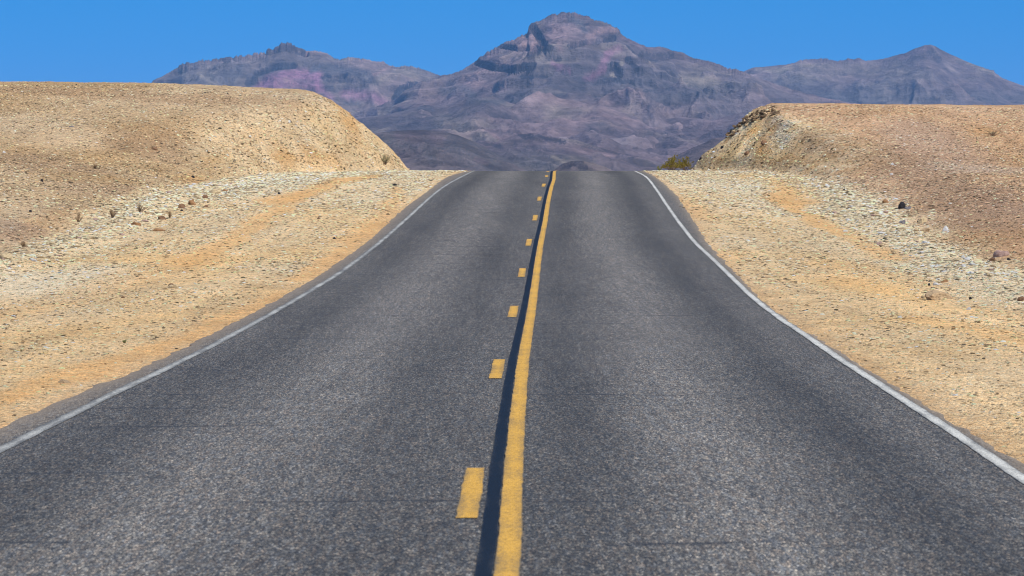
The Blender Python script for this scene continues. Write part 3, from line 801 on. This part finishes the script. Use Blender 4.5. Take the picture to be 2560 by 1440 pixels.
M_STONE = rock_mat('gravel_stone', None, instanced=True)
src = bpy.data.collections.new('stone_shapes')
for i in range(8):
    me = stone_mesh('stone_shape', 10 + i, sub=1, flat=.5 + .05 * (i % 5), rough=.5, cuts=5)
    me.materials.append(M_STONE)
    src.objects.link(bpy.data.objects.new('stone_shape', me))

def gn_scatter():
    ng = bpy.data.node_groups.new('scatter_stones', 'GeometryNodeTree')
    ng.interface.new_socket('Geometry', in_out='INPUT', socket_type='NodeSocketGeometry')
    ng.interface.new_socket('Geometry', in_out='OUTPUT', socket_type='NodeSocketGeometry')
    gi = ng.nodes.new('NodeGroupInput'); go = ng.nodes.new('NodeGroupOutput')
    ci = ng.nodes.new('GeometryNodeCollectionInfo')
    ci.inputs['Collection'].default_value = src; ci.inputs['Separate Children'].default_value = True; ci.inputs['Reset Children'].default_value = True
    ip = ng.nodes.new('GeometryNodeInstanceOnPoints'); ip.inputs['Pick Instance'].default_value = True
    def na(nm, ty):
        x = ng.nodes.new('GeometryNodeInputNamedAttribute'); x.data_type = ty; x.inputs['Name'].default_value = nm
        return [o for o in x.outputs if o.enabled and o.name == 'Attribute'][0]
    ng.links.new(gi.outputs[0], ip.inputs['Points']); ng.links.new(ci.outputs[0], ip.inputs['Instance'])
    ng.links.new(na('rot', 'FLOAT_VECTOR'), ip.inputs['Rotation'])
    ng.links.new(na('scl', 'FLOAT_VECTOR'), ip.inputs['Scale'])
    ng.links.new(na('pick', 'INT'), ip.inputs['Instance Index'])
    ng.links.new(ip.outputs[0], go.inputs[0])
    return ng
NG = gn_scatter()
rng = np.random.default_rng(7)

PAL_L = np.array([[.62, .50, .36], [.66, .58, .46], [.52, .38, .22], [.48, .33, .18], [.58, .45, .28], [.36, .25, .16], [.22, .16, .12], [.60, .40, .24]])
def scatter(name, X, d, size, col, label, cat):
    z = G(X, d)
    n_ = len(X)
    me = bpy.data.meshes.new(name)
    me.vertices.add(n_)
    me.vertices.foreach_set('co', np.stack([X, d, z - size * .08], -1).reshape(-1).astype(np.float32))
    asp = rng.uniform(.65, 1.25, (n_, 3)); asp[:, 2] = rng.uniform(.5, 1.0, n_)
    a = me.attributes.new('scl', 'FLOAT_VECTOR', 'POINT'); a.data.foreach_set('vector', (asp * size[:, None] * .5).reshape(-1).astype(np.float32))
    rot = np.stack([rng.uniform(-.35, .35, n_), rng.uniform(-.35, .35, n_), rng.uniform(0, 6.28, n_)], -1)
    a = me.attributes.new('rot', 'FLOAT_VECTOR', 'POINT'); a.data.foreach_set('vector', rot.reshape(-1).astype(np.float32))
    a = me.attributes.new('pick', 'INT', 'POINT'); a.data.foreach_set('value', rng.integers(0, 8, n_).astype(np.int32))
    a = me.attributes.new('scol', 'FLOAT_COLOR', 'POINT')
    a.data.foreach_set('color', np.concatenate([col, np.ones((n_, 1))], 1).reshape(-1).astype(np.float32))
    o = link(name, me, M_STONE)
    md = o.modifiers.new('stones', 'NODES'); md.node_group = NG
    tag(o, label, cat, kind='stuff')
    return o

def cand(n_, d0, d1, side):
    """random ground points inside (slightly beyond) the view"""
    d = np.sqrt(rng.uniform(d0 ** 2, d1 ** 2, n_))
    half = .171 * d * 1.1 + .6
    if side < 0:
        a_ = AL(d); X = -half + (a_ + .5 + half) * rng.random(n_); ok = half > -a_
    else:
        a_ = AR(d); X = a_ - .5 + (half - a_ + .5) * rng.random(n_); ok = half > a_
    return X[ok], d[ok]

def tinted(zc, n_, spread=.35):
    """stone colours around the ground colour under them"""
    br = np.exp(rng.normal(-.02, spread, n_))
    br = np.where(rng.random(n_) < .16, br * .30, br)
    br = np.where(rng.random(n_) < .14, br * 1.45, br)
    pick = PAL_L[rng.integers(0, len(PAL_L), n_)]
    c = zc * .80 + pick * .20
    hue = rng.normal(0, .05, (n_, 1)) * np.array([[1, .1, -1.1]])
    return np.clip(c * br[:, None] * (1 + hue), .02, .74)

ACC = {k: [] for k in ('L_sh', 'R_sh', 'L_hill', 'R_hill', 'L_berm', 'R_berm')}
for side, S in ((-1, 'L'), (1, 'R')):
    for d0, d1, dens, smin_, smax in ((18, 34, 460, .014, .075), (34, 52, 260, .021, .095), (52, 80, 170, .034, .125), (80, 137, 120, .050, .165), (137, 150, 25, .04, .12)):
        # area estimate
        area = np.trapz(np.maximum(.171 * np.linspace(d0, d1, 40) * 1.1 + .6 - np.abs(AL(np.linspace(d0, d1, 40)) if side < 0 else AR(np.linspace(d0, d1, 40))), 0), np.linspace(d0, d1, 40))
        X, d = cand(int(area * dens), d0, d1, side)
        if len(X) == 0: continue
        zc, berm, hill, bank, s, b = zones(X, d)
        # patchy density; sparse on the swept sand streaks
        orange = np.clip((zc[:, 0] / np.maximum(zc[:, 2], .01) - 2.9) / 1.2, 0, 1)
        keep = np.clip(.62 + .9 * fbm(X * .5, d * .16, 3, 88), .15, 1) * (1 - .75 * orange * (1 - hill)) * (.10 * (s > -.4 * rng.random(len(s)) ** 2) + .90 * sstep(-.1, .6, s))
        keep = np.clip(keep + berm * .6 + hill * .3, 0, 1)
        ok = rng.random(len(X)) < keep
        X, d, zc, berm, hill, bank = X[ok], d[ok], zc[ok], berm[ok], hill[ok], bank[ok]
        u = rng.random(len(X))
        size = smin_ * (smax / smin_) ** (u ** 2.1) * (1 + .35 * berm + .15 * bank)
        colr = tinted(zc, len(X), .48)
        k = np.where(hill > .5, 2, np.where(berm > .5, 1, 0))
        for kk, nm in ((0, 'sh'), (1, 'berm'), (2, 'hill')):
            m = k == kk
            ACC[S + '_' + nm].append((X[m], d[m], size[m], colr[m]))
LAB = {'L_sh': 'loose tan gravel strewn over the left roadside', 'R_sh': 'loose tan gravel strewn over the right roadside',
       'L_berm': 'whitish gravel heaped along the foot of the left hill', 'R_berm': 'whitish gravel heaped along the foot of the right hill',
       'L_hill': 'brown desert pebbles covering the left hillside', 'R_hill': 'brown desert pebbles covering the right hillside'}
for k, parts in ACC.items():
    X = np.concatenate([p[0] for p in parts]); d = np.concatenate([p[1] for p in parts]); sz = np.concatenate([p[2] for p in parts]); cc = np.concatenate([p[3] for p in parts])
    scatter('gravel' if 'hill' not in k else 'pebbles', X, d, sz, cc, LAB[k], 'gravel')
    print('scatter', k, len(X))

tick('build: rocks one')
# ------------------------------------------------------------------ build: rocks one can point at
def ramp3(c, lo=.55, hi=1.25):
    c = np.array(c)
    return [(.25, tuple(c * lo)), (.5, tuple(c)), (.75, tuple(np.minimum(c * hi, .8)))]
RM = {'black': rock_mat('black_rock', ramp3((.03, .026, .028))), 'brown': rock_mat('brown_rock', ramp3((.24, .13, .07))),
      'rust': rock_mat('rust_rock', ramp3((.36, .19, .085))), 'cream': rock_mat('cream_rock', ramp3((.60, .45, .26), .75, 1.15)),
      'white': rock_mat('white_rock', ramp3((.66, .62, .58), .8, 1.1)), 'pink': rock_mat('pinkish_rock', ramp3((.46, .30, .24))),
      'grey': rock_mat('grey_rock', ramp3((.22, .20, .20))), 'tan': rock_mat('tan_rock', ramp3((.50, .34, .19)))}
ROCKS = [  # photo x, row of the base, width px, height px, colour, label
    (2256, 522, 17, 17, 'black', 'black angular rock standing on the white gravel band right of the road'),
    (2268, 524, 18, 9, 'grey', 'grey flat rock lying against the black rock on the right'),
    (2307, 558, 24, 16, 'cream', 'pale round rock at the upper edge of the right gravel band'),
    (2296, 556, 9, 8, 'black', 'small dark stone touching the pale round rock on the right'),
    (2257, 560, 15, 10, 'grey', 'bluish grey stone among white gravel below the black rock'),
    (2364, 578, 15, 12, 'white', 'whitish rock alone on the brown slope right of the gravel band'),
    (2316, 580, 22, 13, 'tan', 'yellowish rock at the gravel edge under the pale round rock'),
    (2214, 508, 14, 10, 'rust', 'orange stone high in the right gravel band'),
    (2110, 477, 8, 6, 'black', 'small black stone on pale gravel in the upper right band'),
    (2505, 642, 32, 17, 'pink', 'pinkish brown rock with a dark underside low on the right slope'),
    (2522, 650, 10, 6, 'black', 'small black stone beside the pinkish brown rock'),
    (2481, 653, 18, 9, 'brown', 'olive brown flat stone below the pinkish brown rock'),
    (2348, 749, 52, 22, 'tan', 'largest tan boulder half buried in the right roadside gravel'),
    (2324, 749, 14, 17, 'brown', 'dark brown rock leaning on the left end of the largest tan boulder'),
    (2310, 747, 14, 9, 'cream', 'small cream wedge at the foot of the dark brown rock'),
    (2376, 746, 11, 8, 'grey', 'grey stone just right of the largest tan boulder'),
    (2427, 749, 10, 7, 'black', 'dark stone alone on sand right of the grey stone'),
    (2422, 775, 11, 8, 'white', 'bright white stone on sand below the boulder on the right'),
    (2556, 753, 22, 11, 'brown', 'dark brown rock at the right picture edge'),
    (2360, 706, 20, 7, 'rust', 'flat rust stone on gravel above the tan boulder'),
    (2323, 714, 8, 6, 'black', 'tiny black stone on gravel upper left of the tan boulder'),
    (2408, 646, 10, 8, 'white', 'white stone in the right gravel band left of the brown stone'),
    (1911, 361, 14, 9, 'brown', 'rust brown lump in the face of the right cut bank'),
    (1870, 386, 14, 8, 'brown', 'brown stone low in the face of the right cut bank'),
    (1752, 399, 9, 6, 'black', 'small dark stone low at the outer edge of the right bank'),
    (1806, 372, 9, 6, 'black', 'small dark stone midway up the outer edge of the right bank'),
    (2231, 413, 9, 6, 'white', 'whitish stone on the brown slope above the right gravel band'),
    (2229, 438, 8, 6, 'white', 'bright white chip on the brown slope above the black rock'),
    (479, 513, 19, 15, 'rust', 'rusty brown rock, upper end of the rock cluster left of the road'),
    (453, 521, 17, 11, 'brown', 'brownish stone just left of the rusty rock in the left cluster'),
    (455, 528, 9, 5, 'black', 'black stone below the brownish stone in the left cluster'),
    (403, 549, 20, 9, 'brown', 'flat dark brown stone midway along the left rock cluster'),
    (337, 564, 22, 12, 'rust', 'orange brown rock near the lower end of the left cluster'),
    (397, 578, 24, 8, 'rust', 'flat bright orange slab below the left rock cluster'),
    (538, 483, 22, 10, 'cream', 'large cream slab at the top of the left gravel band'),
    (562, 479, 12, 6, 'rust', 'orange stone right beside the large cream slab'),
    (513, 496, 12, 9, 'brown', 'dark red stone between the cream slab and rusty rock'),
    (515, 518, 9, 5, 'brown', 'brown stone right of and below the rusty rock'),
    (483, 445, 11, 6, 'black', 'dark stone at the upper edge of the left white gravel'),
    (12, 647, 26, 14, 'cream', 'cream yellow block at the left picture edge'),
    (104, 455, 9, 7, 'black', 'round black stone alone on the brown left slope'),
    (76, 531, 9, 7, 'black', 'dark purple stone low on the brown left slope'),
    (986, 464, 12, 5, 'black', 'flat black stone on pale sand near the crest left of the road'),
    (698, 485, 9, 5, 'black', 'flat black stone at the upper end of the orange sand streak'),
    (734, 459, 7, 4, 'black', 'tiny black stone in white gravel above the orange sand streak'),
    (836, 598, 9, 5, 'black', 'dark chip in sand left of the road beside the shoulder'),
    (797, 548, 8, 5, 'brown', 'brown chip in sand halfway between road and left gravel'),
    (530, 221, 13, 5, 'tan', 'flat tan rock on the left skyline'),
    (512, 221, 6, 3, 'black', 'small dark rock on the skyline left of the flat tan rock'),
    (569, 221, 6, 3, 'black', 'small dark rock on the skyline right of the flat tan rock'),
    (387, 375, 15, 7, 'brown', 'dark stone in the brown patch of the left slope'),
    (178, 318, 11, 5, 'grey', 'grey stone high on the left slope'),
    (433, 720, 26, 10, 'cream', 'broad cream stone in sand at left foreground'),
    (428, 715, 12, 6, 'brown', 'brown flat chip on the broad cream stone at left'),
    (308, 746, 10, 5, 'brown', 'reddish brown chip on sand at left foreground'),
    (160, 958, 24, 10, 'tan', 'tan flat rock in gravel by the lower left road shoulder'),
    (2250, 795, 12, 5, 'white', 'white chip on the gravel left below the boulder at right'),
]
rr = random.Random(3)
for i, (px, py, w, h, c, lab) in enumerate(ROCKS):
    X, d, z = at(px, py)
    if py < 225: d = 133.0; X = (px - 1280) / FPX * d; z = float(G(X, d))
    w = w * (.8 if c == 'black' and w < 12 else 1)
    sx = w * d / FPX / 2 * 1.15; sz = h * d / FPX * 1.05
    me = stone_mesh('rock', 300 + i, sub=3 if w > 14 else 2, flat=1.0, rough=.45, cuts=9)
    o = link('rock', me, RM[c], loc=(X, d + sx * .4, z + sz * .14), rot=(rr.uniform(-.15, .15), rr.uniform(-.15, .15), rr.uniform(-.5, .5)))
    o.scale = (sx * 1.15, sx * rr.uniform(.7, 1.0), sz * .85)
    tag(o, lab, 'rock')

# pale cobbles that can be picked out in the two gravel bands
def cobbles(side, n_, label, group):
    meshes = [stone_mesh('stone', 700 + i, sub=2, flat=.7, rough=.4, cuts=6) for i in range(6)]
    mats = [RM['cream'], RM['white'], RM['tan'], RM['cream'], RM['pink'], RM['cream']]
    for me, m_ in zip(meshes, mats): me.materials.append(m_)
    T = TL if side < 0 else TR
    k = 0
    while k < n_:
        d = rr.uniform(48, 112); X = float(T(d)) - side * rr.triangular(-.4, 2.0, .6)
        if abs(X) > .171 * d: continue
        s_ = rr.uniform(.035, .075) * (1 + (d - 50) / 120)
        o = bpy.data.objects.new('stone', meshes[rr.randrange(6)]); COL.objects.link(o)
        o.location = (X, d, float(G(X, d)) + s_ * .12); o.rotation_euler = (rr.uniform(-.3, .3), rr.uniform(-.3, .3), rr.uniform(0, 6.3))
        o.scale = (s_ * rr.uniform(.8, 1.3), s_, s_ * rr.uniform(.6, .95))
        tag(o, label, 'stone', group)
        k += 1
cobbles(-1, 70, 'fist-sized pale stone lying in the white gravel band left of the road', 'pale stones of the left gravel band')
cobbles(1, 80, 'fist-sized pale stone lying in the white gravel band right of the road', 'pale stones of the right gravel band')

# dark broken ledge along the lip of the right cut bank
ledge_c = at(1900, 285)
ledge = empty('rock_ledge', ledge_c)
tag(ledge, 'dark broken rock ledge under the lip of the right cut bank', 'rock ledge')
M_LEDGE = rock_mat('ledge_rock', ramp3((.17, .11, .06), .3, 1.7), 1.4)
lip = [(1942, 262), (1925, 268), (1905, 272), (1880, 285), (1860, 296), (1838, 312), (1822, 325)]
for i in range(110):
    f = rr.random() * (len(lip) - 1.001); a_ = int(f); f -= a_
    px = lip[a_][0] * (1 - f) + lip[a_ + 1][0] * f; py = lip[a_][1] * (1 - f) + lip[a_ + 1][1] * f + rr.uniform(3, 24)
    X, d, z = at(px, py)
    me = stone_mesh('ledge_block', 900 + i, sub=2, flat=.9, rough=.6, cuts=8)
    s_ = rr.uniform(.05, .15)
    o = link('ledge_block', me, M_LEDGE if rr.random() < .75 else RM['tan'], ledge, loc=(X - ledge_c[0], d - ledge_c[1], z - ledge_c[2] - s_ * .05),
             rot=(rr.uniform(-.5, .5), rr.uniform(-.5, .5), rr.uniform(0, 6.3)))
    o.scale = (s_ * 1.3, s_, s_ * rr.uniform(.5, .9))

tick('build: desert shrubs')
# ------------------------------------------------------------------ build: desert shrubs
def leaf_mat(name, c1, c2):
    m, n, bs, out = new_mat(name); b = NB(n)
    g = b.add('ShaderNodeNewGeometry')
    col = b.ramp(g.outputs['Random Per Island'], [(0, c1), (.6, c2), (1, tuple(min(1, x * 1.5) for x in c2))])
    b.L(col, bs.inputs['Base Color']); bs.inputs['Roughness'].default_value = .7
    tr = b.add('ShaderNodeBsdfTranslucent'); b.L(col, tr.inputs[0])
    mx = b.add('ShaderNodeMixShader'); mx.inputs[0].default_value = .3
    b.L(bs.outputs[0], mx.inputs[1]); b.L(tr.outputs[0], mx.inputs[2]); b.L(mx.outputs[0], out.inputs[0])
    return m
M_CREO = leaf_mat('creosote_leaf', (.12, .105, .012), (.27, .215, .03))
M_PALE = leaf_mat('pale_shrub_leaf', (.28, .24, .11), (.42, .37, .20))
M_DRY = leaf_mat('dry_twig', (.25, .155, .08), (.42, .28, .15))
M_GREEN = leaf_mat('green_weed_leaf', (.13, .15, .04), (.24, .26, .09))
M_WOOD = rock_mat('shrub_wood', ramp3((.16, .10, .06)))

def tube(bm, a, b_, r0, r1):
    ax = (b_ - a).normalized(); q = ax.to_track_quat('Z', 'Y')
    ra = [bm.verts.new(a + q @ Vector((math.cos(t) * r0, math.sin(t) * r0, 0))) for t in (0, 2.09, 4.19)]
    rb_ = [bm.verts.new(b_ + q @ Vector((math.cos(t) * r1, math.sin(t) * r1, 0))) for t in (0, 2.09, 4.19)]
    for i in range(3): bm.faces.new((ra[i], ra[(i + 1) % 3], rb_[(i + 1) % 3], rb_[i]))

def shrub(label, loc, width, height, mat, seed, leaves=900, leafsize=.018, stems=14, cat='bush', up=.5, foliage='foliage', wood=None, twigs=False, group=None):
    rnd = random.Random(seed)
    root = empty('bush' if cat == 'bush' else cat.replace(' ', '_'), loc)
    tag(root, label, cat, group)
    sb = bmesh.new(); lb = bmesh.new()
    tips = []
    for i in range(stems):
        a = Vector((rnd.uniform(-.08, .08) * width, rnd.uniform(-.08, .08) * width, -.03))
        th = rnd.uniform(0, 6.283); sp = rnd.random() ** .6
        e = Vector((math.cos(th) * sp * width * .5, math.sin(th) * sp * width * .5, height * (1 - up * sp * sp) * rnd.uniform(.7, 1.02)))
        mid = a.lerp(e, .5) + Vector((0, 0, height * .08)) + Vector((rnd.gauss(0, 1), rnd.gauss(0, 1), 0)) * width * .04
        r = .006 + .006 * width
        tube(sb, a, mid, r, r * .7); tube(sb, mid, e, r * .7, r * .3)
        for j in range(5):
            f = rnd.uniform(.35, 1.0); p = a.lerp(mid, f * 2) if f < .5 else mid.lerp(e, f * 2 - 1)
            q = p + Vector((rnd.gauss(0, 1), rnd.gauss(0, 1), abs(rnd.gauss(.6, .7)))) * width * .09
            tube(sb, p, q, r * .4, r * .15); tips.append((p, q))
        tips.append((mid, e))
    for i in range(leaves):
        p, q = rnd.choice(tips); c = p.lerp(q, rnd.uniform(.2, 1.12)) + Vector((rnd.gauss(0, 1), rnd.gauss(0, 1), rnd.gauss(0, 1))) * width * .025
        if c.z < .01: c.z = .01
        dv = Vector((rnd.gauss(0, 1), rnd.gauss(0, 1), rnd.gauss(.3, 1))).normalized(); sd_ = dv.cross(Vector((rnd.gauss(0, 1), rnd.gauss(0, 1), rnd.gauss(0, 1)))).normalized()
        l = leafsize * rnd.uniform(.7, 1.4); w = l * (.12 if twigs else .5)
        if twigs: l *= 2.2
        lb.faces.new([lb.verts.new(c - dv * l), lb.verts.new(c + sd_ * w), lb.verts.new(c + dv * l), lb.verts.new(c - sd_ * w)])
    for nm, bm_, mt in (('stems', sb, wood or M_WOOD), (foliage, lb, mat)):
        me = bpy.data.meshes.new(nm); bm_.to_mesh(me); bm_.free(); link(nm, me, mt, root)
    return root

def on_ground(px, d):
    X = (px - 1280) / FPX * d
    return (X, d, float(G(X, d)))
shrub('taller olive green bush just beyond the crest right of the road', on_ground(1680, 144), 1.05, .95, M_CREO, 1, 2600, .024, 20, up=.75)
shrub('lower olive green bush against the foot of the right bank', on_ground(1712, 143), .80, .75, M_CREO, 2, 1700, .022, 16, up=.5)
shrub('tiny dark green bush peeking over the crest left of the olive bushes', on_ground(1648, 145), .36, .34, M_GREEN, 3, 400, .016, 9)
X, d, z = at(962, 412)
shrub('pale green grey dome shaped shrub at the foot of the left cut bank', (X, d, z), .54, .42, M_PALE, 4, 1500, .016, 26, up=.55, twigs=True, cat='shrub')
DRYS = [(196, 556, 24, 26, 'dry brown twiggy shrub, lower of two at the edge of the left gravel'), (281, 544, 24, 22, 'golden brown dry shrub, upper of two at the edge of the left gravel'),
        (350, 532, 26, 24, 'sparse greyish dry shrub in the upper left white gravel'), (425, 545, 10, 18, 'thin upright dry weed beside the left rock cluster'),
        (2482, 340, 40, 14, 'ochre dry grass tuft high on the right slope'), (240, 360 + 62, 26, 12, 'yellowish dry tuft in the middle of the left slope'),
        (60, 618, 22, 14, 'yellowish dry tuft in the gravel near the left picture edge'), (1045, 405, 0, 0, None)]
for i, (px, py, w, h, lab) in enumerate(DRYS):
    if not lab: continue
    X, d, z = at(px, py)
    shrub(lab, (X, d, z), w * d / FPX, h * d / FPX, M_DRY, 20 + i, 420, .014, 16, cat='dry shrub', twigs=True, foliage='twigs')
for i, (px, py, w, lab) in enumerate([(311, 858, 16, 'small green weed in the sand at left foreground'), (690, 797, 0, None)]):
    if not lab: continue
    X, d, z = at(px, py)
    shrub(lab, (X, d, z), w * d / FPX, .05, M_GREEN, 60 + i, 160, .007, 8, cat='weed')

tick('air')
# ------------------------------------------------------------------ air
hz = bpy.data.meshes.new('haze')
x0, x1, y0, y1, z0, z1 = -17000, 17000, -3200, 27000, CZ - 29.0 - 9.5, 560
vs = [(x, y, z) for x in (x0, x1) for y in (y0, y1) for z in (z0, z1)]
hz.from_pydata(vs, [], [(0, 1, 3, 2), (4, 6, 7, 5), (0, 4, 5, 1), (2, 3, 7, 6), (0, 2, 6, 4), (1, 5, 7, 3)])
hm = bpy.data.materials.new('haze_air'); hm.use_nodes = True
hn = hm.node_tree; hn.nodes.clear()
pv = hn.nodes.new('ShaderNodeVolumePrincipled'); ho = hn.nodes.new('ShaderNodeOutputMaterial')
pv.inputs['Color'].default_value = (.33, .58, 1.0, 1)
pv.inputs['Density'].default_value = 3.8e-5
pv.inputs['Anisotropy'].default_value = 0.0
hn.links.new(pv.outputs[0], ho.inputs['Volume'])
haze = link('haze', hz, hm)
tag(haze, kind='stuff')
haze['label'] = 'thin blue desert haze filling the air in front of the mountains'
haze['category'] = 'haze'
